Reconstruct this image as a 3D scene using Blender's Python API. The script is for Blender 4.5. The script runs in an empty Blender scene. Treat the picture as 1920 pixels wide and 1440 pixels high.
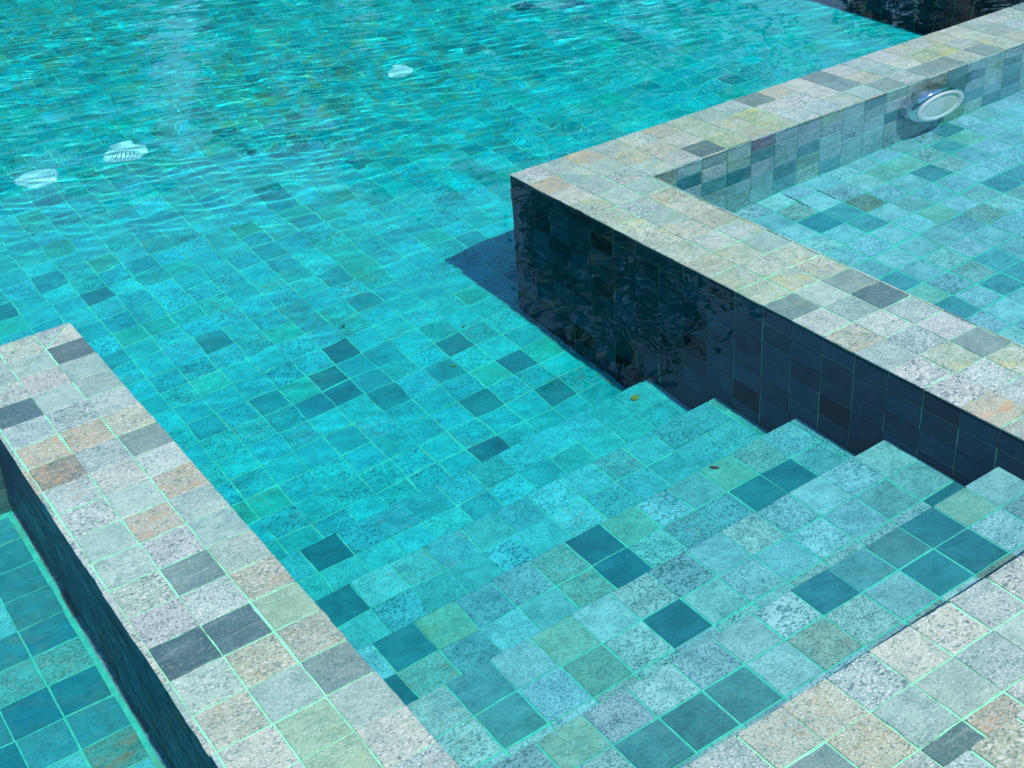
import bpy, math, random
import numpy as np
from mathutils import Matrix, Vector

S = bpy.context.scene
COL = S.collection
rad = math.radians

# ------------------------------------------------------------------ helpers
def lin(r, g, b):
    f = lambda c: (c / 255.0 / 12.92) if c / 255.0 <= 0.04045 else ((c / 255.0 + 0.055) / 1.055) ** 2.4
    return (f(r), f(g), f(b))

def tag(o, label=None, cat=None, group=None, kind=None):
    if label: o['label'] = label
    if cat: o['category'] = cat
    if group: o['group'] = group
    if kind: o['kind'] = kind
    return o

def empty(name, loc=(0, 0, 0)):
    o = bpy.data.objects.new(name, None); COL.objects.link(o); o.location = loc
    o.empty_display_size = 0.05
    return o

class MB:
    """collects faces with a material slot, a colour and four properties each; links them as ONE mesh"""
    def __init__(self):
        self.v = []; self.f = []; self.m = []; self.c = []; self.p = []; self.s = []
    def face(self, pts, m=0, c=(.5, .5, .5), p=(0, 0, 0, 0), smooth=False):
        n = len(self.v); self.v.extend([tuple(q) for q in pts])
        self.f.append(tuple(range(n, n + len(pts)))); self.m.append(m); self.c.append(c); self.p.append(p); self.s.append(smooth)
    def mesh(self, vs, fs, m=0, c=(.5, .5, .5), p=(0, 0, 0, 0), smooth=False):
        n = len(self.v); self.v.extend([tuple(q) for q in vs])
        for f in fs:
            self.f.append(tuple(i + n for i in f)); self.m.append(m); self.c.append(c); self.p.append(p); self.s.append(smooth)
    def box(self, a, b, m=0, c=(.5, .5, .5), p=(0, 0, 0, 0)):
        (x0, y0, z0), (x1, y1, z1) = a, b
        vs = [(x0, y0, z0), (x1, y0, z0), (x1, y1, z0), (x0, y1, z0), (x0, y0, z1), (x1, y0, z1), (x1, y1, z1), (x0, y1, z1)]
        self.mesh(vs, [(3, 2, 1, 0), (4, 5, 6, 7), (0, 1, 5, 4), (1, 2, 6, 5), (2, 3, 7, 6), (3, 0, 4, 7)], m, c, p)
    def build(self, name, mats, parent=None, loc=None):
        me = bpy.data.meshes.new(name); me.from_pydata(self.v, [], self.f)
        for m in mats: me.materials.append(m)
        me.polygons.foreach_set('material_index', self.m)
        me.polygons.foreach_set('use_smooth', self.s)
        reps = np.array([len(f) for f in self.f])
        c = np.ones((len(self.f), 4), np.float32); c[:, :3] = np.array(self.c)
        p = np.array(self.p, np.float32)
        a = me.attributes.new('tcol', 'FLOAT_COLOR', 'CORNER'); a.data.foreach_set('color', np.repeat(c, reps, 0).ravel())
        a = me.attributes.new('tprop', 'FLOAT_COLOR', 'CORNER'); a.data.foreach_set('color', np.repeat(p, reps, 0).ravel())
        me.update()
        o = bpy.data.objects.new(name, me); COL.objects.link(o)
        if parent: o.parent = parent
        if loc: o.location = loc
        o.cycles.is_caustics_receiver = True
        return o

class N:
    """short-hand for building node trees"""
    def __init__(self, name):
        self.mat = bpy.data.materials.new(name); self.mat.use_nodes = True
        self.t = self.mat.node_tree; self.t.nodes.clear()
        self.out = self.t.nodes.new('ShaderNodeOutputMaterial')
    def n(self, typ, **kw):
        x = self.t.nodes.new(typ)
        for k, v in kw.items(): setattr(x, k, v)
        return x
    def set(self, sock, v):
        if hasattr(v, 'is_output'): self.t.links.new(v, sock)
        else: sock.default_value = v
    def noise(self, co, scale, detail=4, rough=.55, dist=0):
        x = self.n('ShaderNodeTexNoise'); self.set(x.inputs['Vector'], co); x.inputs['Scale'].default_value = scale
        x.inputs['Detail'].default_value = detail; x.inputs['Roughness'].default_value = rough; x.inputs['Distortion'].default_value = dist
        return x.outputs['Fac']
    def ramp(self, v, lo, hi, a=0., b=1., smooth=True):
        x = self.n('ShaderNodeMapRange'); x.interpolation_type = 'SMOOTHSTEP' if smooth else 'LINEAR'
        self.set(x.inputs['Value'], v); self.set(x.inputs['From Min'], lo); self.set(x.inputs['From Max'], hi)
        self.set(x.inputs['To Min'], a); self.set(x.inputs['To Max'], b)
        return x.outputs['Result']
    def math(self, op, a, b=0.):
        x = self.n('ShaderNodeMath', operation=op); self.set(x.inputs[0], a); self.set(x.inputs[1], b); return x.outputs[0]
    def mix(self, f, a, b, mode='MIX'):
        x = self.n('ShaderNodeMix', data_type='RGBA', blend_type=mode); self.set(x.inputs[0], f)
        self.set(x.inputs[6], a); self.set(x.inputs[7], b); return x.outputs[2]

def c4(t): return (t[0], t[1], t[2], 1.0)

# ------------------------------------------------------------------ materials
def stone_material(name, wet):
    M = N(name)
    co = M.n('ShaderNodeTexCoord').outputs['Object']
    col = M.n('ShaderNodeAttribute', attribute_name='tcol').outputs['Color']
    pr = M.n('ShaderNodeAttribute', attribute_name='tprop')
    sp = M.n('ShaderNodeSeparateColor'); M.t.links.new(pr.outputs['Color'], sp.inputs[0])
    mott, rust, moss = sp.outputs[0], sp.outputs[1], sp.outputs[2]
    rnd = pr.outputs['Alpha']
    # shift the texture for every tile so that no two share a pattern
    off = M.n('ShaderNodeVectorMath', operation='ADD'); M.set(off.inputs[0], co)
    cb = M.n('ShaderNodeCombineXYZ'); M.set(cb.inputs[0], M.math('MULTIPLY', rnd, 17.3)); M.set(cb.inputs[1], M.math('MULTIPLY', rnd, -29.1)); M.set(cb.inputs[2], M.math('MULTIPLY', rnd, 41.7))
    M.set(off.inputs[1], cb.outputs[0])
    sc_ = M.n('ShaderNodeVectorMath', operation='SCALE'); M.set(sc_.inputs[0], off.outputs[0]); M.set(sc_.inputs['Scale'], M.ramp(rnd, 0, 1, .55, 1.25, False)); co2 = sc_.outputs[0]
    # grain stretched a little along one way, as in split stone
    st = M.n('ShaderNodeMapping'); M.set(st.inputs['Vector'], co2); st.inputs['Scale'].default_value = (1.0, 1.7, 1.4); st.inputs['Rotation'].default_value = (0, 0, .45)
    cs = st.outputs[0]
    g1 = M.math('ADD', M.math('MULTIPLY', M.noise(cs, 190, 3, .6, .5), .72), M.math('MULTIPLY', M.noise(cs, 55, 3, .6, .6), .28))
    g2 = M.noise(cs, 200, 3, .6, .4)
    g3 = M.noise(co2, 22, 4, .6, .4)
    dark = M.ramp(g1, .41, .495, 1, 0) if wet else M.ramp(g1, .435, .51, 1, 0)
    light = M.ramp(g2, .53, .64)
    base = M.mix(M.math('MULTIPLY', M.ramp(g3, .38, .66), .62), col, M.mix(1.0, col, c4(lin(190, 210, 214)), 'MULTIPLY'))
    d = M.mix(M.math('MULTIPLY', M.math('MULTIPLY', dark, mott), .92), base, M.mix(1.0, base, c4((.20, .36, .40)), 'MULTIPLY'))
    pale = M.mix(1.0, base, c4((1.0, 1.0, 1.0)), 'SCREEN') if wet else M.mix(.30, base, M.mix(1.0, base, base, 'ADD'))
    if not wet: pale = M.mix(.08, pale, c4(lin(222, 222, 216)))
    li = M.mix(M.math('MULTIPLY', M.math('MULTIPLY', light, mott), .50), d, c4(lin(222, 222, 216)) if wet else pale)
    # small pits
    pit = M.ramp(M.noise(co2, 165, 2, .5, 0), .29, .315, 1, 0)
    li = M.mix(M.math('MULTIPLY', pit, M.math('MULTIPLY', mott, .75)), li, c4((.03, .05, .06)))
    # faint bedding streaks on the smooth slate
    sm = M.n('ShaderNodeMapping'); M.set(sm.inputs['Vector'], co2); sm.inputs['Scale'].default_value = (9, 70, 40); sm.inputs['Rotation'].default_value = (0, 0, .5)
    sk = M.noise(sm.outputs[0], 1.0, 5, .62, 1.6)
    smooth_amt = M.math('SUBTRACT', 1.0, mott)
    li = M.mix(M.math('MULTIPLY', M.ramp(sk, .45, .75), M.math('MULTIPLY', smooth_amt, .55)), li, M.mix(1.0, li, c4((.60, .68, .70)), 'MULTIPLY'))
    li = M.mix(M.math('MULTIPLY', M.ramp(sk, .30, .50, 1, 0), M.math('MULTIPLY', smooth_amt, .25)), li, M.mix(.5, li, c4(lin(205, 208, 200))) if wet else li)
    # iron stains
    rn = M.noise(cs, 26, 5, .65, 1.2)
    rf = M.math('MULTIPLY', M.ramp(rn, .53, .66), rust)
    li = M.mix(M.math('MULTIPLY', rf, .62), li, c4((.40, .20, .075)))
    li = M.mix(M.math('MULTIPLY', M.math('MULTIPLY', M.ramp(rn, .43, .58), rust), .22), li, c4((.40, .34, .22)))
    # algae, plus mirrored-tree green painted on the far floor
    mn = M.noise(co, 15, 5, .62, 1.0)
    mf = M.math('MULTIPLY', M.ramp(mn, .44, .60), moss)
    li = M.mix(M.math('MULTIPLY', mf, .62), li, M.mix(M.ramp(M.noise(co, 7, 2), .5, .62), c4((.155, .27, .15)), c4((.36, .36, .10))))
    b = M.n('ShaderNodeBsdfPrincipled')
    M.set(b.inputs['Base Color'], li)
    M.set(b.inputs['Roughness'], M.ramp(g3, .3, .7, .38, .6))
    b.inputs['IOR'].default_value = 1.45 if wet else 1.13      # under water the contrast of the indices is small
    if wet:
        M.set(b.inputs['Coat Weight'], M.ramp(M.noise(co, 5, 3), .35, .6, .15, .8)); b.inputs['Coat Roughness'].default_value = .10; b.inputs['Coat IOR'].default_value = 1.333
    bump = M.n('ShaderNodeBump'); bump.inputs['Strength'].default_value = .55; bump.inputs['Distance'].default_value = .0022
    hh = M.math('ADD', M.math('MULTIPLY', g1, M.math('ADD', M.math('MULTIPLY', mott, .9), .12)), M.math('MULTIPLY', pit, -.5))
    M.set(bump.inputs['Height'], hh); M.t.links.new(bump.outputs[0], b.inputs['Normal'])
    M.t.links.new(b.outputs[0], M.out.inputs[0])
    return M.mat

def grout_material(name, a, b):
    M = N(name); co = M.n('ShaderNodeTexCoord').outputs['Object']
    f = M.noise(co, 60, 4)
    c = M.mix(M.ramp(f, .35, .65), c4(a), c4(b))
    c = M.mix(M.math('MULTIPLY', M.ramp(M.noise(co, 9, 3), .54, .70), .55), c, c4(lin(128, 172, 140)))
    sh = M.n('ShaderNodeBsdfPrincipled'); M.set(sh.inputs['Base Color'], c); sh.inputs['Roughness'].default_value = .75
    M.t.links.new(sh.outputs[0], M.out.inputs[0]); return M.mat

def simple(name, rgb, rough=.5, metal=0., vary=0., scale=20):
    M = N(name); b = M.n('ShaderNodeBsdfPrincipled')
    if vary:
        co = M.n('ShaderNodeTexCoord').outputs['Object']
        f = M.noise(co, scale, 4)
        M.set(b.inputs['Base Color'], M.mix(M.ramp(f, .3, .7), c4([x * (1 - vary) for x in rgb]), c4([min(1, x * (1 + vary)) for x in rgb])))
    else: b.inputs['Base Color'].default_value = c4(rgb)
    b.inputs['Roughness'].default_value = rough; b.inputs['Metallic'].default_value = metal
    M.t.links.new(b.outputs[0], M.out.inputs[0]); return M.mat

STONE = stone_material('pool_stone', True)
STONE_UW = stone_material('pool_stone_submerged', False)
GROUT = grout_material('mint_grout', lin(112, 196, 156), lin(138, 214, 176))
GROUT_UW = grout_material('aqua_grout', lin(60, 205, 178), lin(88, 224, 198))
CRACK = simple('open_joint', (.02, .035, .04), .9)
DECK = simple('deck_stone', lin(150, 150, 142), .8, 0, .25, 3)
CHROME = simple('polished_steel', (.62, .66, .70), .10, 1.0)
WHITE = simple('white_plastic', lin(248, 248, 246), .35, 0, .02, 30)
DARKHOLE = simple('grate_hollow', (.012, .03, .045), .8)
LENS = None

# ------------------------------------------------------------------ tiles
PAL = {
 'A': [lin(176,189,191), lin(164,182,187), lin(185,190,186), lin(170,187,181), lin(182,186,190), lin(158,177,180)],
 'S': [lin(156,182,182), lin(166,187,185), lin(150,178,180)],
 'G': [lin(146,178,162), lin(152,184,166)],
 'M': [lin(120,146,150), lin(132,155,157), lin(112,140,144)],
 'D': [lin(84,116,124), lin(92,124,130), lin(78,110,120)],
 'T': [lin(174,178,166), lin(168,176,168)],
 'R': [lin(176,174,162), lin(170,170,162)],
 'B': [lin(138,136,126)],
 'O': [lin(168,184,160)],
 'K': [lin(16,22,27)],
 'H': [lin(168,184,172), lin(176,188,180)],
 'P': [lin(128,122,136)],
}
#        mottle rust moss
PROP = {'A': (1., .0, .0), 'S': (.50, .0, .0), 'G': (.46, .05, .25), 'M': (.34, .08, 0), 'D': (.22, .03, 0), 'T': (.85, .34, .1),
        'R': (.85, 1., 0), 'B': (.7, .7, 0), 'O': (.8, .1, 1.), 'K': (.1, 0, 0), 'H': (.9, .08, .75), 'P': (.2, .2, 0)}
SPEC = {}
for t in '''top 0.589 -0.270 D;top 1.286 -0.057 M;top 1.288 -0.151 M;top 1.407 -0.101 T;top 1.389 -0.245 M;top 1.596 -0.254 M;top 1.701 -0.257 M;top 0.261 -1.243 D;top 0.142 -1.551 G;top 0.260 -1.553 M;top 0.052 -1.345 T;top 0.053 -1.150 M;top 0.053 -1.744 R;top 0.058 -0.137 R;top 0.053 -0.350 G;top 0.149 -0.369 S;top 0.288 -0.342 S;top 0.133 -0.175 S;top 0.041 -0.452 G;top 0.057 -0.629 G;top 0.246 -0.611 T;top 0.061 -0.741 G;top 0.147 -0.899 G;top 0.151 -0.960 G;top 0.263 -0.924 G;top 0.048 -1.055 G;top 0.149 -1.049 G;top 0.066 -0.943 G;top 0.262 -1.035 T;top 0.256 -1.144 M;top 0.213 -0.857 S;top 0.079 -0.283 A;top 0.153 -1.147 S;top 0.836 -0.116 O;top 0.837 -0.203 O;top 0.682 -0.269 O;top 0.692 -0.172 G;top 0.640 -0.089 G;top 1.761 -0.136 O;top 1.838 -0.131 O;top 1.700 -0.115 O;top 1.971 -0.224 G;top 2.005 -0.126 G;top 1.925 -0.306 G;top 0.462 -0.167 T;top 0.324 -0.153 T;top -1.436 -0.138 D;top -1.548 -0.143 M;top -1.464 0.006 M;top -1.519 -0.161 S;top -1.437 -0.218 S;top -1.436 -0.341 S;top -1.631 -0.350 D;top -1.631 -0.450 A;top -1.439 -0.547 T;top -1.432 -0.647 M;top -1.635 -0.554 R;top -1.628 -0.630 B;top -1.427 -0.847 R;top -1.522 -0.927 R;top -1.617 -0.914 S;top -1.621 -1.036 S;top -1.514 -1.139 M;top -1.519 -0.827 S;top -1.421 -0.973 S;top -1.533 -1.351 D;top -1.627 -1.354 D;top -1.446 -1.379 G;top -1.535 -1.622 G;top -1.631 -1.547 T;top -1.456 -1.611 S;top -1.571 -1.521 S;top -1.597 -1.436 A;top -1.454 -1.449 T;top -1.545 -1.444 T;top -1.421 -1.294 T;fl -1.059 0.967 D;fl -1.156 1.187 M;fl -0.570 0.168 D;fl -0.652 0.104 D;fl -0.779 -0.052 D;fl -0.666 -0.022 D;fl -0.663 0.054 D;fl -0.874 0.078 M;fl -0.472 -0.510 D;fl -0.172 -0.204 D;fl -0.173 -0.409 M;fl -0.366 -0.320 M;t6 -1.061 -0.710 D;t5 -1.136 -1.003 D;t6 -0.853 -0.774 S;t5 -0.959 -1.088 S;t5 -1.166 -1.084 S;t4 -1.159 -1.291 D;t4 -1.228 -1.357 D;t4 -1.067 -1.306 G;t4 -1.197 -1.374 T;fl -0.525 -0.085 M;fl -0.405 -0.077 M;fl -0.534 0.028 M;fl 1.475 1.035 M;fl 1.341 1.087 M;fl 1.729 1.624 M;fl -0.379 0.551 M;fl -0.327 0.422 M;fl -0.287 -0.047 M;t4 -0.174 -1.379 D;t4 -0.269 -1.378 D;t4 -0.267 -1.285 G;t4 -0.372 -1.292 S;t4 -0.174 -1.278 A;t4 -0.632 -1.289 D;t4 -0.665 -1.378 D;t3 -0.465 -1.663 S;t3 -0.651 -1.649 S;t3 -0.763 -1.667 D;t2 -0.259 -1.852 D;t2 -0.252 -1.947 D;t2 -0.362 -1.947 D;t2 -0.461 -1.839 M;t2 -0.361 -1.834 M;t2 -0.559 -1.861 D;t3 -0.067 -1.728 D;t2 -0.740 -1.865 S;t2 -0.928 -1.939 M;t2 -0.850 -1.952 M;t2 -1.029 -1.940 M;t3 -0.747 -1.706 D;t1 -0.767 -2.296 D;t1 -0.661 -2.295 R;t1 -0.809 -2.117 T;t1 -0.829 -2.207 T;t1 -0.940 -2.106 T;t1 -0.729 -2.220 S;t2 -0.737 -1.967 S;t3 -1.057 -1.561 S;t3 -1.144 -1.588 M;t3 -1.162 -1.632 M;t6 0.015 -0.832 G;t6 -0.166 -0.772 S;t6 -0.385 -0.770 S;t6 -0.287 -0.807 S;t5 -0.241 -0.998 S;t6 -0.490 -0.768 S;fl -0.561 -0.497 S;t3 -0.818 -1.584 S;t3 -0.935 -1.613 G;t2 -0.256 -2.010 B;t1 -0.727 -2.188 S;t1 -0.769 -2.169 A;t3 -0.067 -1.556 S;t3 -0.062 -1.674 S;rb 0.789 -0.538 D;rb 1.000 -0.526 B;rb 1.389 -0.738 M;rb 1.012 -1.037 M;rb 0.968 -1.145 M;rb 1.230 -0.503 S;rb 1.230 -0.388 S;rb 0.952 -0.891 S;rb 0.854 -0.709 S;rb 1.175 -0.867 T;rb 0.672 -0.995 M;rb 0.702 -1.158 M;rb 0.831 -0.955 S;rb 0.916 -0.472 S;rb 0.766 -0.433 T;rb 1.503 -0.711 M;lb -1.735 -0.564 M;lb -1.778 -0.750 D;lb -1.714 -0.420 M;lb -1.766 -0.837 T;lb -1.843 -0.827 T;lb -1.781 -0.946 D;lb -1.866 -0.918 D;lb -1.761 -1.048 M;lb -1.884 -1.024 M;lb -1.739 -1.165 B;lb -1.817 -0.671 S;lb -1.734 -0.672 M;dw -0.419 -0.186 K;dw -0.850 -0.455 K;dw -1.045 -0.548 K;dw -0.349 -0.873 K;dw -0.530 -0.872 K;dw -1.361 -0.308 K;dw -0.483 -0.061 D;dw -1.122 -0.152 D;dw -1.196 -0.146 D;iw 0.782 -0.016 P;iw 0.681 -0.231 D;iw 1.325 -0.076 M;iw 1.085 -0.424 M;iw 0.841 -0.419 M;iw 0.473 -0.111 D;iw 1.537 -0.072 M;iw 1.714 -0.251 M;iw 1.388 -0.295 D;iw 1.872 -0.470 M;iw 0.741 -0.131 M;iw 1.59 -0.05 R;iw 1.46 -0.05 T;iw 1.64 -0.35 R;iw 1.50 -0.45 T'''.split(';'):
    k, u, v, c = t.split(); SPEC.setdefault(k, []).append((float(u), float(v), c))
rng = random.Random(11)
UW_LIFT = (1.42, 1.60, 1.66)      # submerged stone colour raised to make up for light lost in water
MIDP = (1.25, 1.25, 1.30)
SHADE_GAIN = (.012, .18, .28)         # deep shade painted into the tile colour of the shaded walls

def clip(poly, a, b, c):
    """keep a*x+b*y<=c"""
    out = []
    for i in range(len(poly)):
        p, q = poly[i], poly[(i + 1) % len(poly)]
        dp, dq = a * p[0] + b * p[1] - c, a * q[0] + b * q[1] - c
        if dp <= 0: out.append(p)
        if dp * dq < 0:
            t = dp / (dp - dq); out.append((p[0] + (q[0] - p[0]) * t, p[1] + (q[1] - p[1]) * t))
    return out

def inset(poly, d):
    out = poly
    for i in range(len(poly)):
        p, q = poly[i], poly[(i + 1) % len(poly)]
        ex, ey = q[0] - p[0], q[1] - p[1]; L = math.hypot(ex, ey)
        if L < 1e-6: continue
        nx, ny = ey / L, -ex / L                      # outward for a counter-clockwise loop
        out = clip(out, nx, ny, nx * p[0] + ny * p[1] - d)
        if len(out) < 3: return []
    return out

def pick(weights):
    r = rng.random() * sum(w for _, w in weights)
    for k, w in weights:
        r -= w
        if r <= 0: return k
    return weights[0][0]

W_COP = [('A', .74), ('S', .12), ('G', .03), ('M', .03), ('T', .05), ('R', .03)]
W_STEP = [('A', .80), ('S', .13), ('G', .03), ('T', .02), ('M', .02)]
W_FLOOR = [('A', .70), ('S', .24), ('G', .05), ('M', .025), ('D', .003), ('T', .01)]
W_WALL = [('A', .30), ('S', .30), ('G', .12), ('M', .20), ('T', .04), ('D', .03)]

def tiles(mb, frame, us, vs, key=None, weights=W_FLOOR, gap=.0038, clips=(), moss=0., thick=.004, jig=.0006, greenfun=None, gain=(.74, .79, .675)):
    """us, vs: lists of (lo, hi) cell bounds in the plane's own coordinates"""
    o, U, V, W = [Vector(x) for x in frame]
    spec = SPEC.get(key, [])
    for (u0, u1) in us:
        for (v0, v1) in vs:
            poly = [(u0, v0), (u1, v0), (u1, v1), (u0, v1)]
            for c in clips:
                poly = clip(poly, *c)
                if len(poly) < 3: break
            if len(poly) < 3: continue
            cls = None
            for (su, sv, sc) in spec:
                if u0 <= su < u1 and v0 <= sv < v1: cls = sc
            if cls is None: cls = pick(weights)
            if key == 'top' and cls == 'G' and u0 > -.5: cls = 'H'
            g = gap * rng.uniform(.3, 1.25)
            cx = sum(p[0] for p in poly) / len(poly); cy = sum(p[1] for p in poly) / len(poly)
            dx, dy, an = rng.uniform(-jig, jig), rng.uniform(-jig, jig), rng.uniform(-.006, .006)
            outer = inset(poly, g / 2)
            if len(outer) < 3: continue
            outer = [(cx + (x - cx) - (y - cy) * an + dx, cy + (y - cy) + (x - cx) * an + dy) for x, y in outer]
            outer = [(x + rng.uniform(-.0006, .0006), y + rng.uniform(-.0006, .0006)) for x, y in outer]
            if key in ('top', 't0', 't1'):
                fine = []
                for i in range(len(outer)):
                    p, q = outer[i], outer[(i + 1) % len(outer)]; nseg = max(1, int(math.hypot(q[0] - p[0], q[1] - p[1]) / .022))
                    for s_ in range(nseg):
                        t_ = s_ / nseg; j_ = rng.gauss(0, .0006) if s_ else 0
                        if s_ and rng.random() < .05: j_ = .0018
                        x_, y_ = p[0] + (q[0] - p[0]) * t_, p[1] + (q[1] - p[1]) * t_
                        d_ = math.hypot(cx - x_, cy - y_) + 1e-6
                        fine.append((x_ + (cx - x_) / d_ * j_, y_ + (cy - y_) / d_ * j_))
                outer = fine
            inner = [(x + (cx - x) * .022, y + (cy - y) * .022) for x, y in outer]
            h = rng.uniform(-.0006, .0002); tx, ty = rng.uniform(-.004, .004), rng.uniform(-.004, .004)
            P = lambda x, y, z: o + U * x + V * y + W * z
            hz = lambda x, y: h + (x - cx) * tx + (y - cy) * ty
            n = len(outer)
            ring0 = [P(x, y, -thick) for x, y in outer]
            ring1 = [P(x, y, hz(x, y) - .0011) for x, y in outer]
            ring2 = [P(x, y, hz(x, y)) for x, y in inner]
            b = rng.choice(PAL[cls]); k = rng.uniform(.90, 1.08)
            if gain[1] > 1.05:                          # submerged tiles vary more, dark ones shifted to teal
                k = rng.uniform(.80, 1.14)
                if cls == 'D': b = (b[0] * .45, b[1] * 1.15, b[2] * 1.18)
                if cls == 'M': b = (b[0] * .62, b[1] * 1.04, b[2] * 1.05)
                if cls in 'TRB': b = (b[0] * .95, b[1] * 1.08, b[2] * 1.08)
            hu = rng.uniform(-.025, .025)
            col = tuple(min(.86, q) for q in (b[0] * k * (1 + hu) * gain[0], b[1] * k * gain[1], b[2] * k * (1 - hu) * gain[2]))
            pm, prr, pmo = PROP[cls]
            r_ = rng.random()
            if cls == 'A':
                pm = rng.choice([1., 1., 1., .85, .7, .75])
                if rng.random() < .20: prr = .30
            mo = max(pmo, moss * rng.random())
            if greenfun: mo = max(mo, greenfun(cx, cy))
            pp = (pm, prr, mo, r_)
            mb.mesh(ring0 + ring1 + ring2,
                    [tuple(range(2 * n, 3 * n))] + [(i, (i + 1) % n, n + (i + 1) % n, n + i) for i in range(n)] + [(n + i, n + (i + 1) % n, 2 * n + (i + 1) % n, 2 * n + i) for i in range(n)],
                    0, col, pp)

def cells(lines, lo=None, hi=None, edge=.0022):
    """cell bounds between grid lines; the first and last run out to an open edge"""
    L = sorted(lines); out = []
    for i in range(len(L) - 1):
        a, b = L[i], L[i + 1]
        if lo is not None and i == 0: a -= edge
        if hi is not None and i == len(L) - 2: b += edge
        out.append((a, b))
    return out

def grid(start, step, lo, hi):
    """lines start+k*step strictly inside lo..hi, with lo and hi"""
    k0 = math.ceil((lo - start) / step + .12); L = [lo]
    k = k0
    while start + k * step < hi - .12 * step: L.append(start + k * step); k += 1
    return L + [hi]

RX, RY, RZ = (1, 0, 0), (0, 1, 0), (0, 0, 1)
FLOOR_Z, BASIN_R, BASIN_L = -.98, -.51, -.52
XL0, XL1 = -1.69, -1.385            # left wall
W = .306
Y_END = -2.39
X_FAR, Y_FAR, X_WEST, X_EAST = 2.67, 5.5, -4.0, 4.0

# ------------------------------------------------------------------ L-shaped wall with the lamp
wall = empty('basin_wall', (0, 0, FLOOR_Z))
tag(wall, 'L-shaped stone tiled wall with wide coping and a round lamp on its inner side', 'wall')
def child(mb, name, mats, parent):
    o = mb.build(name, mats, parent); o.matrix_parent_inverse = Matrix.Translation(parent.location).inverted(); return o

def coping_moss(x, y):
    m = 0.
    for (px, py, r, a) in ((.30, -.75, .42, .55), (.20, -.95, .30, .5), (.35, -.12, .32, .45), (.72, -.17, .18, .5), (1.75, -.12, .22, .5), (2.05, -.15, .3, .4)):
        d = math.hypot(x - px, y - py) / r
        if d < 1: m = max(m, a * (1 - d * d))
    return m
mb = MB()
vl = [(-.1 * (k + 1), -.1 * k) for k in range(0, 24)]
us = cells([0, .1, .2, .3], lo=0) + [(.3, W + .0022)]
tiles(mb, ((0, 0, 0), RX, RY, RZ), us, vl, 'top', W_COP, clips=((1, 1, 0),), greenfun=coping_moss)
ul = [(-.0022, .1)] + [(.1 + .1025 * k, .1 + .1025 * (k + 1)) for k in range(0, 28)]
ul = [(a, min(b, X_FAR - .002)) for a, b in ul if a < X_FAR - .01]
vs = cells([-.3, -.2, -.1, 0], hi=0) + [(-W - .0022, -.3)]
tiles(mb, ((0, 0, 0), RX, RY, RZ), ul, vs, 'top', W_COP, clips=((-1, -1, 0),), greenfun=coping_moss)
e = .0026
mb.box((e, Y_END, FLOOR_Z), (W - e, -e, -e), 1)
mb.box((W - e, -W + e, FLOOR_Z), (X_FAR, -e, -e), 1)
child(mb, 'coping', [STONE, GROUT], wall)
zr = cells([-.098, -.001], hi=None) + [(-.1 * (k + 1), -.1 * k) for k in range(1, 9)] + [(FLOOR_Z, -.9)]
mb = MB()
tiles(mb, ((0, 0, 0), RY, RZ, (-1, 0, 0)), [(-.1 * (k + 1), -.1 * k) for k in range(0, 24)], zr, 'dw', [('M', .5), ('S', .3), ('D', .2)], gap=.0036, gain=SHADE_GAIN)
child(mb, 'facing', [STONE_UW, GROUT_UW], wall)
mb = MB()
tiles(mb, ((0, 0, 0), RX, RZ, (0, 1, 0)), ul, zr, None, W_WALL, gap=.0046)
child(mb, 'facing', [STONE_UW, GROUT_UW], wall)
zb = [(-.098, -.001), (-.2, -.1), (-.3, -.2), (-.4, -.3), (BASIN_R, -.4)]
mb = MB()
tiles(mb, ((0, -W, 0), RX, RZ, (0, -1, 0)), [(W, .4075 - .0)] + ul[4:], zb, 'iw', W_WALL, gap=.0046, gain=UW_LIFT)
child(mb, 'facing', [STONE_UW, GROUT_UW], wall)
mb = MB()
tiles(mb, ((W, 0, 0), RY, RZ, (1, 0, 0)), [(-.1 * (k + 1), -.1 * k) for k in range(3, 24)], zb, None, W_WALL, gap=.0046)
child(mb, 'facing', [STONE_UW, GROUT_UW], wall)

# ------------------------------------------------------------------ left wall
lwall = empty('divider_wall', (XL0, 0, FLOOR_Z))
tag(lwall, 'low tiled divider wall with mitred coping corner beside the steps, rust stained tile on top', 'wall')
mb = MB()
us = [(XL0 - .0022, -1.679), (-1.679, -1.579), (-1.579, -1.479), (-1.479, XL1 + .0022)]
tiles(mb, ((0, 0, 0), RX, RY, RZ), us, vl, 'top', W_COP, clips=((-1, 1, 1.385),), gap=.0038)
us2 = [(-1.479, XL1 + .0022)] + [(-1.479 - .1 * (k + 1), -1.479 - .1 * k) for k in range(0, 25)]
tiles(mb, ((0, 0, 0), RX, RY, RZ), us2, [(-.1, .0022), (-.2, -.1), (-.294, -.2), (-.3072, -.294)], 'top', W_COP, clips=((1, -1, -1.385),), gap=.0038)
mb.box((XL0 + e, Y_END, FLOOR_Z), (XL1 - e, -e, -e), 1)
mb.box((X_WEST, -.305 + e, FLOOR_Z), (XL0 + e, -e, -e), 1)
child(mb, 'coping', [STONE, GROUT], lwall)
zl = [(-.098, -.001), (-.2, -.1), (-.3, -.2), (-.4, -.3), (BASIN_L, -.4)]
mb = MB(); tiles(mb, ((XL0, 0, 0), RY, RZ, (-1, 0, 0)), [(-.1 * (k + 1), -.1 * k) for k in range(3, 24)], zl, None, [('M', .5), ('S', .3), ('D', .2)], gap=.004, gain=(.05, .42, .56))  # this shaded side has its shade darkened into the tile colour
child(mb, 'facing', [STONE_UW, GROUT_UW], lwall)
mb = MB(); tiles(mb, ((XL1, 0, 0), RY, RZ, (1, 0, 0)), [(-.1 * (k + 1), -.1 * k) for k in range(0, 24)], zr, None, W_WALL, gap=.0046)
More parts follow.
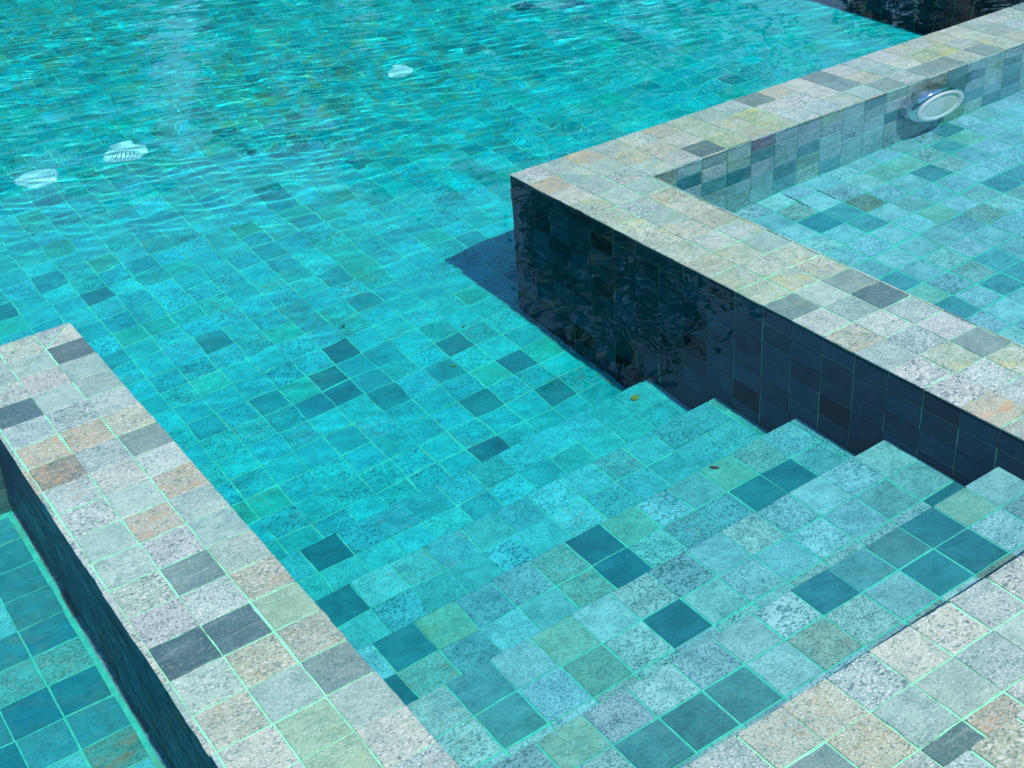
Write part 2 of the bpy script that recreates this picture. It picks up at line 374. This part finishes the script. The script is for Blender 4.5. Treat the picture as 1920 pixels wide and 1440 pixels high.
child(mb, 'facing', [STONE_UW, GROUT_UW], lwall)
mb = MB(); tiles(mb, ((0, 0, 0), RX, RZ, (0, 1, 0)), us2, zr, None, W_WALL, gap=.0046)
child(mb, 'facing', [STONE_UW, GROUT_UW], lwall)
mb = MB(); tiles(mb, ((0, -.305, 0), RX, RZ, (0, -1, 0)), us2[3:], zl, None, W_WALL, gap=.0046)
child(mb, 'facing', [STONE_UW, GROUT_UW], lwall)

# ------------------------------------------------------------------ far wall across the pool
fwall = empty('pool_edge_wall', (X_FAR, 0, FLOOR_Z))
tag(fwall, 'shaded dark tiled wall of the deep pool, beyond the coping in the top corner', 'wall')
mb = MB()
tiles(mb, ((0, 0, 0), RX, RY, RZ), [(X_FAR - .002, X_FAR + .1), (X_FAR + .1, X_FAR + .2), (X_FAR + .2, X_FAR + .302)], [(.1 * k - .306, .1 * k - .206) for k in range(0, 58)], None, W_COP)
mb.box((X_FAR + e, -.306, FLOOR_Z), (X_FAR + .3 - e, Y_FAR, -e), 1)
child(mb, 'coping', [STONE, GROUT], fwall)
mb = MB(); tiles(mb, ((X_FAR, 0, 0), RY, RZ, (-1, 0, 0)), [(.1 * k, .1 * k + .1) for k in range(0, 55)], zr, None, [('M', .4), ('D', .45), ('S', .15)], gap=.0036, gain=SHADE_GAIN)
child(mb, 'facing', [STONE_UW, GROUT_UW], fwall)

# ------------------------------------------------------------------ steps
steps = empty('pool_steps', (-.69, -.655, FLOOR_Z))
tag(steps, 'flight of wide tiled steps going down into the pool between the two walls', 'steps')
NOSE = [-2.39, -2.084, -1.815, -1.515, -1.237, -.943, -.655]
ZT = [.13, 0., -.165, -.33, -.49, -.655, -.82]
XO = [-.048, -.002, -.009, -.0113, -.0255, -.030, -.029]
YO = [-2.49, -2.178, -1.9015, -1.6135, -1.3375, -1.044, -.755]
for i in range(7):
    mb = MB()
    y1 = NOSE[i]; y0 = NOSE[i - 1] if i else -2.69
    zt = ZT[i]; zb_ = ZT[i + 1] if i < 6 else FLOOR_Z
    x0, x1 = XL1, 0.0
    if i == 0: x0, x1 = XL1 - .3, .3
    ux = cells(grid(XO[i], .1, x0 + .001, x1 - .001))
    yl = [YO[i] - .1 * k for k in range(0, 4) if YO[i] - .1 * k > y0 + .012]
    L = sorted([y0 + .001] + yl + [y1]); vy = cells(L, hi=0)
    tiles(mb, ((0, 0, zt), RX, RY, RZ), ux, vy, 't%d' % i, W_STEP, gap=.0038 if i < 2 else .0048, gain=(.76, .81, .695) if i < 2 else ((.88, .88, .88, .72, .48, .26, .13)[i], 1.33, 1.32))  # red cut tread by tread, painting the water's tint into the stone
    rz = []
    zc = zt - .001
    while zc > zb_ + .012: rz.append((max(zb_, zc - .085), zc)); zc -= .085
    tiles(mb, ((0, y1, 0), (-1, 0, 0), RZ, (0, 1, 0)), [(-b, -a) for a, b in ux], rz, None, W_STEP, gap=.004)
    mb.box((x0, y0 - .02, FLOOR_Z - .05), (x1, y1 - e, zt - .0026), 1)
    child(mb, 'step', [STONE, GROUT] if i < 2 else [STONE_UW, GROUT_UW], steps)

# ------------------------------------------------------------------ floors
mb = MB()
fm = lambda x, y: max(0, .55 * (1 - math.hypot(x + .45, y - .45) / .55), .4 * (1 - math.hypot(x - 1.9, y - .9) / .5), 1.25 * (1 - math.hypot(x - .35, y - 2.2) / 1.9), 1.2 * (1 - math.hypot(x + .3, y - 3.6) / 1.8), .5 * (1 - math.hypot(x - .55, y - .55) / .5), .5 * (1 - math.hypot(x + .10, y + .80) / .25))  # algae patches; the two far ones paint the green of reflected trees
tiles(mb, ((0, 0, FLOOR_Z), RX, RY, RZ), cells(grid(-.0185, .1, X_WEST, X_FAR)), cells(grid(-.075, .1, -.655, Y_FAR)), 'fl', W_FLOOR, gap=.0062, moss=.18, greenfun=fm, gain=(.04, 1.34, 1.36))  # red nearly removed from the stone colour, standing in for water tint
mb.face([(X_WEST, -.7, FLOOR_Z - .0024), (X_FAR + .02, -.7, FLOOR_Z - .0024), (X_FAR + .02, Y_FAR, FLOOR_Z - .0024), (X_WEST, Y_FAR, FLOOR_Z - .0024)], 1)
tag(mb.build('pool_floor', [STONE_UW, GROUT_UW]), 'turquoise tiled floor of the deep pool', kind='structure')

mb = MB()
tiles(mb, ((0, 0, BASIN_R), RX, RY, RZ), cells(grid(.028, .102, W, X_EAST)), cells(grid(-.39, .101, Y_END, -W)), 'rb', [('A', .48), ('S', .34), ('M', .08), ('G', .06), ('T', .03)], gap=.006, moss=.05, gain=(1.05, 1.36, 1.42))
mb.face([(W - .02, Y_END, BASIN_R - .0024), (X_EAST, Y_END, BASIN_R - .0024), (X_EAST, -W + .02, BASIN_R - .0024), (W - .02, -W + .02, BASIN_R - .0024)], 1)
def crack(pts, w=.0042):
    for (ax, ay), (bx, by) in zip(pts[:-1], pts[1:]):
        dx, dy = bx - ax, by - ay; L = math.hypot(dx, dy); nx, ny = -dy / L * w / 2, dx / L * w / 2
        z = BASIN_R + .0007
        mb.face([(ax - nx, ay - ny, z), (bx - nx, by - ny, z), (bx + nx, by + ny, z), (ax + nx, ay + ny, z)], 2)
def jx(k): return .028 + .102 * k
for k, a, b_ in ((8, -.33, -.44), (9, -.37, -.46)): crack([(jx(k), a), (jx(k) + .0015, (a + b_) / 2), (jx(k) - .001, b_)], .0026)

tag(mb.build('basin_floor', [STONE_UW, GROUT_UW, CRACK]), 'pale blue tiled floor of the shallow basin', kind='structure')

mb = MB()
tiles(mb, ((0, 0, BASIN_L), RX, RY, RZ), cells(grid(-1.716, .1, X_WEST, -1.712)), cells(grid(-.015, .1, Y_END, -.318)), 'lb', [('M', .30), ('S', .30), ('A', .2), ('D', .1), ('G', .1)], gap=.0062, moss=.3, gain=(.4, 1.45, 1.5))
tiles(mb, ((0, 0, BASIN_L), RX, RY, RZ), [(-1.704, -1.688)], cells(grid(-.055, .1, Y_END, -.318)), None, [('A', .6), ('B', .3), ('T', .1)], gap=.005, moss=.3, gain=MIDP)
mb.face([(X_WEST, Y_END, BASIN_L - .0024), (XL0 + .02, Y_END, BASIN_L - .0024), (XL0 + .02, -.29, BASIN_L - .0024), (X_WEST, -.29, BASIN_L - .0024)], 1)
tag(mb.build('basin_floor', [STONE_UW, GROUT_UW]), 'green tiled floor of the left basin', kind='structure')

# ------------------------------------------------------------------ deck round the pool, ground
mb = MB()
BIG = 70.0
zd = .122
ox0, ox1, oy0, oy1 = X_WEST, X_EAST, Y_END - .002, Y_FAR
A = [(-9, -9), (9, -9), (9, 10), (-9, 10)]; B = [(ox0, oy0), (ox1, oy0), (ox1, oy1), (ox0, oy1)]
for i in range(4):
    j = (i + 1) % 4
    mb.face([(*A[i], zd), (*A[j], zd), (*B[j], zd), (*B[i], zd)], 0)
    mb.face([(*B[i], zd), (*B[j], zd), (*B[j], -1.25), (*B[i], -1.25)], 0)
tag(mb.build('pool_deck', [DECK]), 'pale stone deck', kind='structure')
mb = MB()
G = [(-BIG, -BIG), (BIG, -BIG), (BIG, BIG), (-BIG, BIG)]
for i in range(4):
    j = (i + 1) % 4
    mb.face([(*G[i], zd - .05), (*G[j], zd - .05), (*A[j], zd - .05), (*A[i], zd - .05)], 0)
    mb.face([(*A[i], zd - .05), (*A[j], zd - .05), (*A[j], zd), (*A[i], zd)], 0)
tag(mb.build('ground', [simple('lawn', (.055, .09, .03), .9, 0, .4, 4)]), 'lawn', kind='structure')

# ------------------------------------------------------------------ water
LEVEL = -.006
def water_heights(X, Y):
    r = np.random.RandomState(5)
    fwd = rad(68)
    def sm(a, b, t):
        t = np.clip((t - a) / (b - a), 0, 1); return t * t * (3 - 2 * t)
    # distance into the pool along the view
    D = X * .40 + Y * .92
    far = sm(-.1, 1.3, D)
    S_f = .003 + .0112 * far
    S_s = .006 + .008 * sm(-.9, .9, D)
    n1 = np.zeros_like(X); 
    for i in range(7):
        a = r.uniform(0, 2 * math.pi); k = r.uniform(2.2, 6.5); n1 += np.sin(k * (np.cos(a) * X + np.sin(a) * Y) + r.uniform(0, 6.28))
    n1 = .5 + .5 * np.tanh(n1 * .55)
    S_f = S_f * (.55 + .75 * n1)
    # the walled corners are calm
    calm = sm(.2, 1.0, np.hypot((X - 1.7) * .8, Y - .5)) * .90 + .10
    S_f *= calm; S_s *= calm
    inside = (Y < -.15) & ((X > .15) | (X < -1.55)); S_f = np.where(inside, .0022, S_f); S_s = np.where(inside, .006, S_s)
    Z = np.zeros_like(X)
    nf, ns = 34, 18
    for i in range(nf):
        lam = math.exp(r.uniform(math.log(.043), math.log(.120))); k = 2 * math.pi / lam
        a = fwd + r.normal(0, .30); ph = r.uniform(0, 6.28)
        wob = .5 * np.sin(1.7 * X * math.cos(i) + 2.3 * Y * math.sin(i * 2.1) + i)
        Z += S_f * math.sqrt(2. / nf) / k * np.sin(k * (math.cos(a) * X + math.sin(a) * Y) + ph + 2.2 * wob)
    for i in range(ns):
        lam = math.exp(r.uniform(math.log(.14), math.log(.45))); k = 2 * math.pi / lam
        a = fwd + r.normal(0, .75); ph = r.uniform(0, 6.28)
        Z += S_s * math.sqrt(2. / ns) / k * np.sin(k * (math.cos(a) * X + math.sin(a) * Y) + ph + .6 * np.sin(2.1 * X - 1.3 * Y + i))
    return LEVEL + np.clip(Z, -.0045, .0045)
st = .0098
xs = np.concatenate([[X_WEST - .05, -3.4, -2.8], np.arange(-2.3, 2.76, st), [3.2, X_EAST + .05]])
ys = np.concatenate([[Y_END - .05], np.arange(Y_END, 4.55, st), [4.8, Y_FAR + .05]])
X, Y = np.meshgrid(xs, ys); Z = water_heights(X, Y)
nx, ny = len(xs), len(ys)
co = np.stack([X, Y, Z], 2).reshape(-1, 3).astype(np.float32)
I = np.arange(nx * ny).reshape(ny, nx)
quads = np.stack([I[:-1, :-1], I[:-1, 1:], I[1:, 1:], I[1:, :-1]], 2).reshape(-1, 4)
cx_ = (X[:-1, :-1] + X[1:, 1:]).ravel() / 2; cy_ = (Y[:-1, :-1] + Y[1:, 1:]).ravel() / 2; q_ = .013
solid = ((cx_ > q_) & (cx_ < W - q_) & (cy_ < -q_)) | ((cx_ > q_) & (cy_ < -q_) & (cy_ > -W + q_)) | ((cx_ > XL0 + q_) & (cx_ < XL1 - q_) & (cy_ < -q_)) | ((cx_ < XL1 - q_) & (cy_ < -q_) & (cy_ > -.305 + q_)) | ((cx_ > XL1) & (cx_ < 0) & (cy_ < NOSE[1] - q_))
quads = quads[~solid]
me = bpy.data.meshes.new('water')
me.vertices.add(len(co)); me.vertices.foreach_set('co', co.ravel())
me.loops.add(quads.size); me.loops.foreach_set('vertex_index', quads.ravel().astype(np.int32))
me.polygons.add(len(quads)); me.polygons.foreach_set('loop_start', np.arange(0, quads.size, 4, dtype=np.int32))
me.update(calc_edges=True); me.validate()
me.polygons.foreach_set('use_smooth', np.ones(len(quads), bool)); me.update()
M = N('pool_water'); g = M.n('ShaderNodeBsdfGlass'); g.inputs['IOR'].default_value = 1.333; g.inputs['Roughness'].default_value = 0.
g.inputs['Color'].default_value = (1, 1, 1, 1); M.t.links.new(g.outputs[0], M.out.inputs[0]); me.materials.append(M.mat)
water = bpy.data.objects.new('water', me); COL.objects.link(water)
tag(water, 'clear rippled turquoise pool water', kind='structure')
water.cycles.is_caustics_caster = True
# the tint of the water itself: it takes the red out of the light with depth
mb = MB(); mb.box((X_WEST - .02, Y_END - .02, -1.2), (X_EAST + .02, Y_FAR + .02, -.0013))
M = N('water_tint'); va = M.n('ShaderNodeVolumeAbsorption'); va.inputs['Color'].default_value = (.0, .980, .992, 1); va.inputs['Density'].default_value = .95
M.t.links.new(va.outputs[0], M.out.inputs['Volume'])
wb = mb.build('water_body', [M.mat], water); wb.cycles.is_caustics_receiver = False

# ------------------------------------------------------------------ lamp on the basin wall
def lathe(mb, prof, o, ax, m=0, seg=64, smooth=True):
    """prof: (radius, distance along ax)"""
    ax = Vector(ax).normalized(); u = ax.orthogonal().normalized(); v = ax.cross(u); o = Vector(o)
    n = len(prof); vs = []
    for i in range(seg):
        a = 2 * math.pi * i / seg; d = u * math.cos(a) + v * math.sin(a)
        for (r, h) in prof: vs.append(o + d * r + ax * h)
    fs = []
    for i in range(seg):
        j = (i + 1) % seg
        for k in range(n - 1):
            fs.append((i * n + k, j * n + k, j * n + k + 1, i * n + k + 1))
    mb.mesh(vs, fs, m, smooth=smooth)
LC = (1.528, -W, -.214)
lamp = empty('pool_lamp', LC)
tag(lamp, 'round underwater lamp with white ring and polished steel rim on the basin wall', 'lamp')
def lchild(mb, name, mats): return child(mb, name, mats, lamp)
mb = MB(); lathe(mb, [(.060, -.006), (.130, -.004), (.1335, .004), (.1335, .046), (.130, .058), (.123, .0645), (.112, .0665)], LC, (0, -1, 0))
lchild(mb, 'housing', [CHROME])
mb = MB(); lathe(mb, [(.116, .063), (.1185, .068), (.116, .0725), (.107, .0745), (.090, .0725), (.0875, .068)], LC, (0, -1, 0))
lchild(mb, 'ring', [WHITE])
M = N('lamp_lens'); co_ = M.n('ShaderNodeTexCoord').outputs['Object']
b = M.n('ShaderNodeBsdfPrincipled'); b.inputs['Base Color'].default_value = c4(lin(242, 246, 238)); b.inputs['Roughness'].default_value = .22
M.t.links.new(b.outputs[0], M.out.inputs[0]); LENSM = M.mat
mb = MB(); lathe(mb, [(.0885, .0685), (.072, .0702), (.04, .0714), (.001, .0718)], LC, (0, -1, 0))
for rr, nn in ((.012, 5), (.030, 10), (.048, 15), (.066, 21)):
    for q in range(nn):
        a = 2 * math.pi * q / nn + rr * 31
        c_ = (LC[0] + rr * math.cos(a), LC[1] - .0695, LC[2] + rr * math.sin(a))
        lathe(mb, [(.0036, 0), (.0034, .0022), (.0022, .0034), (.0002, .0038)], c_, (0, -1, 0), 1, 8)
lens = lchild(mb, 'lens', [LENSM, simple('lens_bead', lin(206, 220, 204), .3)])

# ------------------------------------------------------------------ round white inlets on the pool floor
def drain(loc, label, rot, sc=1.0):
    r = empty('floor_inlet', loc); r.rotation_euler = (0, 0, rot)
    tag(r, label, 'drain cover', 'white floor inlets'); r.scale = (sc, sc, 1)
    mb = MB(); lathe(mb, [(.062, .004), (.064, .013), (.076, .014), (.084, .010), (.086, .0)], (0, 0, 0), (0, 0, 1)); mb.build('rim', [WHITE], r)
    mb = MB(); lathe(mb, [(.0638, .0030), (.001, .0030)], (0, 0, 0), (0, 0, 1)); mb.build('hollow', [DARKHOLE], r)
    mb = MB()
    for k in range(-4, 5):
        y = k * .0138; w = math.sqrt(max(0, .0635 ** 2 - y * y))
        mb.box((-w, y - .0050, .004), (w, y + .0050, .0125))
    mb.box((-.005, -.0635, .0042), (.005, .0635, .0131))
    mb.build('grate', [WHITE], r)
    return r
drain((-.948, 1.985, FLOOR_Z + .0005), 'white round grated inlet on the pool floor, leftmost of the pair at left', .35)
drain((-.574, 1.985, FLOOR_Z + .0005), 'white round grated inlet on the pool floor, right one of the pair at left', .9)
drain((.726, 1.962, FLOOR_Z + .0005), 'white round grated inlet alone on the pool floor, far from the other two', .1, .72)

# ------------------------------------------------------------------ fallen leaves
def leaf(name, loc, L, wd, rot, mat, label, curl=.25):
    mb = MB(); vs = []; fs = []
    n = 7
    for i in range(n):
        t = i / (n - 1); w_ = wd * math.sin(math.pi * min(1, t ** .8 * .97 + .03)) / 2; z = .003 + curl * L * (t - .5) ** 2
        vs += [((t - .5) * L, -w_, z + w_ * .35), ((t - .5) * L, 0, z), ((t - .5) * L, w_, z + w_ * .35)]
    for i in range(n - 1):
        for k in (0, 1): a = i * 3 + k; fs.append((a, a + 3, a + 4, a + 1))
    mb.mesh(vs, fs, smooth=True)
    o = mb.build(name, [mat]); o.location = loc; o.rotation_euler = (0, 0, rot)
    return tag(o, label, 'leaf', 'fallen leaves in the pool')
YL = simple('yellow_leaf', (.42, .36, .02), .6, 0, .3, 60); GL = simple('green_leaf', (.16, .30, .03), .6, 0, .3, 60); BL = simple('brown_leaf', (.16, .085, .03), .7, 0, .3, 60)
leaf('fallen_leaf', (-.088, -.700, -.818), .030, .020, .4, YL, 'small yellow leaf on the lowest step beside the dark wall')
leaf('fallen_leaf', (-.29, -1.255, -.488), .026, .009, -.9, BL, 'small brown leaf on the step below the dark slate tiles')
leaf('fallen_leaf', (-.19, .04, -.978), .024, .010, .5, GL, 'small green leaf on the pool floor near the wall shadow')
leaf('fallen_leaf', (-.338, -.125, -.978), .022, .014, 2.1, GL, 'tiny green leaf on the pool floor below the wall corner')
leaf('fallen_leaf', (-.495, .286, -.978), .028, .007, .7, BL, 'tiny brown leaf on the algae darkened patch of pool floor')

# ------------------------------------------------------------------ trees beyond the pool (the water mirrors them)
BARK = simple('bark', (.10, .075, .05), .9, 0, .4, 12)
def leaf_mat(name, rgb):
    M = N(name); co_ = M.n('ShaderNodeTexCoord').outputs['Object']
    f = M.noise(co_, 1.6, 3)
    c = M.mix(M.ramp(f, .35, .65), c4([x * .55 for x in rgb]), c4([x * 1.35 for x in rgb]))
    b = M.n('ShaderNodeBsdfPrincipled'); M.set(b.inputs['Base Color'], c); b.inputs['Roughness'].default_value = .55
    M.t.links.new(b.outputs[0], M.out.inputs[0]); return M.mat
LF = leaf_mat('tree_leaves', (.022, .045, .014)); LF2 = leaf_mat('palm_leaves', (.045, .08, .02))
def trunk_mesh(mb, pts, rads, seg=10):
    rings = []
    for i, (p, r_) in enumerate(zip(pts, rads)):
        p = Vector(p); d = (Vector(pts[min(i + 1, len(pts) - 1)]) - Vector(pts[max(i - 1, 0)])).normalized()
        u = d.orthogonal().normalized(); v = d.cross(u)
        rings.append([p + (u * math.cos(2 * math.pi * k / seg) + v * math.sin(2 * math.pi * k / seg)) * r_ for k in range(seg)])
    vs = [q for r_ in rings for q in r_]
    mb.mesh(vs, [(i * seg + k, i * seg + (k + 1) % seg, (i + 1) * seg + (k + 1) % seg, (i + 1) * seg + k) for i in range(len(rings) - 1) for k in range(seg)], smooth=True)
def tree(x, y, h, rx, rz, zc, n, size, label, seed, group=None, nc=34):
    rr = random.Random(seed); root = empty('tree', (x, y, zd - .05)); tag(root, label, 'tree', group)
    mb = MB(); lean = rr.uniform(-.3, .3)
    trunk_mesh(mb, [(0, 0, 0), (lean * .3, .1, h * .3), (lean * .7, .05, h * .6), (lean, 0, h * .85)], [.22, .17, .12, .05])
    clumps = []
    for k in range(nc):
        a = rr.uniform(0, 6.28); t = rr.uniform(-1, 1); q = rr.uniform(.25, .92) * math.sqrt(max(.05, 1 - t * t * .8))
        clumps.append((math.cos(a) * q * rx, math.sin(a) * q * rx, zc + t * rz * .9, rr.uniform(.25, .45) * rx))
    for k in range(0, nc, 4):
        c = clumps[k]; trunk_mesh(mb, [(lean * .5, .05, h * .45), (c[0] * .5, c[1] * .5, (h * .45 + c[2]) / 2 + .2), c[:3]], [.08, .05, .02], 6)
    mb.build('trunk', [BARK], root)
    mb = MB()
    for k in range(n):
        c = rr.choice(clumps); d = Vector((rr.gauss(0, 1), rr.gauss(0, 1), rr.gauss(0, .8))); d = d.normalized() * rr.random() ** .4 * c[3]
        p = Vector(c[:3]) + d; u = Vector((rr.gauss(0, 1), rr.gauss(0, 1), rr.gauss(0, .6))).normalized(); v = u.orthogonal().normalized()
        s_ = size * rr.uniform(.6, 1.3)
        mb.face([p - u * s_, p - v * s_ * .45, p + u * s_, p + v * s_ * .45])
    mb.build('crown', [LF], root)
def palm(x, y, h, L, nf, label, seed):
    rr = random.Random(seed); root = empty('palm_tree', (x, y, zd - .05)); tag(root, label, 'palm tree')
    mb = MB(); trunk_mesh(mb, [(0, 0, 0), (.1, .05, h * .4), (.25, .1, h * .75), (.3, .1, h)], [.2, .15, .13, .12]); mb.build('trunk', [BARK], root)
    mb = MB()
    for k in range(nf):
        a = 6.28 * k / nf + rr.uniform(-.2, .2); up = rr.uniform(-.3, 1.0); d = Vector((math.cos(a), math.sin(a), 0)); side = Vector((-d.y, d.x, 0))
        prev = None
        for i in range(22):
            t = i / 21; p = Vector((.3, .1, h)) + d * L * t + Vector((0, 0, L * (up * t - (up * .55 + .65) * t * t)))
            if prev is not None:
                tang = (p - prev).normalized()
                w = L * .26 * math.sin(math.pi * (t * .85 + .12))
                for s in (-1, 1):
                    tip = p + side * s * w + tang * w * .5 + Vector((0, 0, -w * .35 * rr.uniform(.5, 1.5)))
                    mb.face([prev, prev + tang * L * .026, tip])
            prev = p
    mb.build('crown', [LF2], root)
def polar(az, dist, ox=-.2, oy=-1.): return ox + dist * math.cos(rad(az)), oy + dist * math.sin(rad(az))
x, y = polar(52.6, 14); tree(x, y, 9.2, 2.05, 4.2, 5.2, 5600, .18, 'tall dense tree beyond the pool, mirrored on the dark wall', 3, nc=40)
for az, dist, ht, label, seed in ((62.0, 16, 6.6, 'middle sized tree beyond the pool behind the lone floor inlet', 4), (66.5, 21, 7.4, 'rounded tree beyond the pool between the lone inlet and the pair', 9),
                                  (72.0, 20, 7.0, 'broad tree far beyond the pool behind the pair of inlets', 5), (78.0, 22, 8.2, 'tall broad tree far beyond the pool left of the inlets', 6), (84.5, 21, 7.6, 'broad tree far beyond the pool at its left end', 10)):
    x, y = polar(az, dist); tree(x, y, ht, 1.75, ht * .44, ht * .54, 5200, .22, label, seed)
x, y = polar(36.6, 18); tree(x, y, 5.4, 1.6, 2.4, 3.0, 4200, .2, 'low bushy tree beyond the shaded pool wall', 7)
x, y = polar(35.0, 13); palm(x, y, 6.2, 2.0, 22, 'slender palm tree beyond the shallow basin', 8)


# ------------------------------------------------------------------ sky, sun, camera
sun_to = Vector((.02, -.412, .911)).normalized()
el = math.asin(sun_to.z)
w = bpy.data.worlds.new('World'); S.world = w; w.use_nodes = True
nt = w.node_tree; bg = nt.nodes['Background']
sky = nt.nodes.new('ShaderNodeTexSky'); sky.sky_type = 'NISHITA'; sky.sun_disc = False
sky.sun_elevation = el; sky.sun_rotation = math.atan2(sun_to.x, sun_to.y); sky.air_density = 1.5; sky.dust_density = .0; sky.ozone_density = 8.0
nt.links.new(sky.outputs[0], bg.inputs[0]); bg.inputs[1].default_value = .15
l = bpy.data.lights.new('sun', 'SUN'); l.energy = 4.6; l.angle = rad(.5); l.color = (1.0, .965, .92); l.cycles.is_caustics_light = True
so = bpy.data.objects.new('sun', l); COL.objects.link(so); so.rotation_euler = sun_to.to_track_quat('Z', 'Y').to_euler(); so.location = (0, -8, 15)

cam = bpy.data.cameras.new('camera'); cam.sensor_width = 36; cam.sensor_fit = 'HORIZONTAL'; cam.lens = 36 * 2460.1 / 1920; cam.clip_start = .05; cam.clip_end = 500
cob = bpy.data.objects.new('camera', cam); COL.objects.link(cob)
R = ((0.8207206753078097, -0.5676776703268878, -0.06449523807638952), (-0.3477789353410371, -0.4068320945245232, -0.844711464938084), (0.4532851037209888, 0.7157022491770071, -0.5313218471582226))
m = Matrix(((R[0][0], -R[1][0], -R[2][0], 0), (R[0][1], -R[1][1], -R[2][1], 0), (R[0][2], -R[1][2], -R[2][2], 0), (0, 0, 0, 1)))
m.translation = (-2.0395669950084185, -3.1411032044074627, 1.5924938729338356)
cob.matrix_world = m
S.camera = cob
S.view_settings.view_transform = 'Standard'; S.view_settings.look = 'None'; S.view_settings.gamma = 1; S.view_settings.exposure = .18
S.cycles.use_denoising = True
S.cycles.max_bounces = 14; S.cycles.transmission_bounces = 10; S.cycles.transparent_max_bounces = 16
S.cycles.caustics_refractive = True; S.cycles.caustics_reflective = False
S.cycles.sample_clamp_indirect = 6
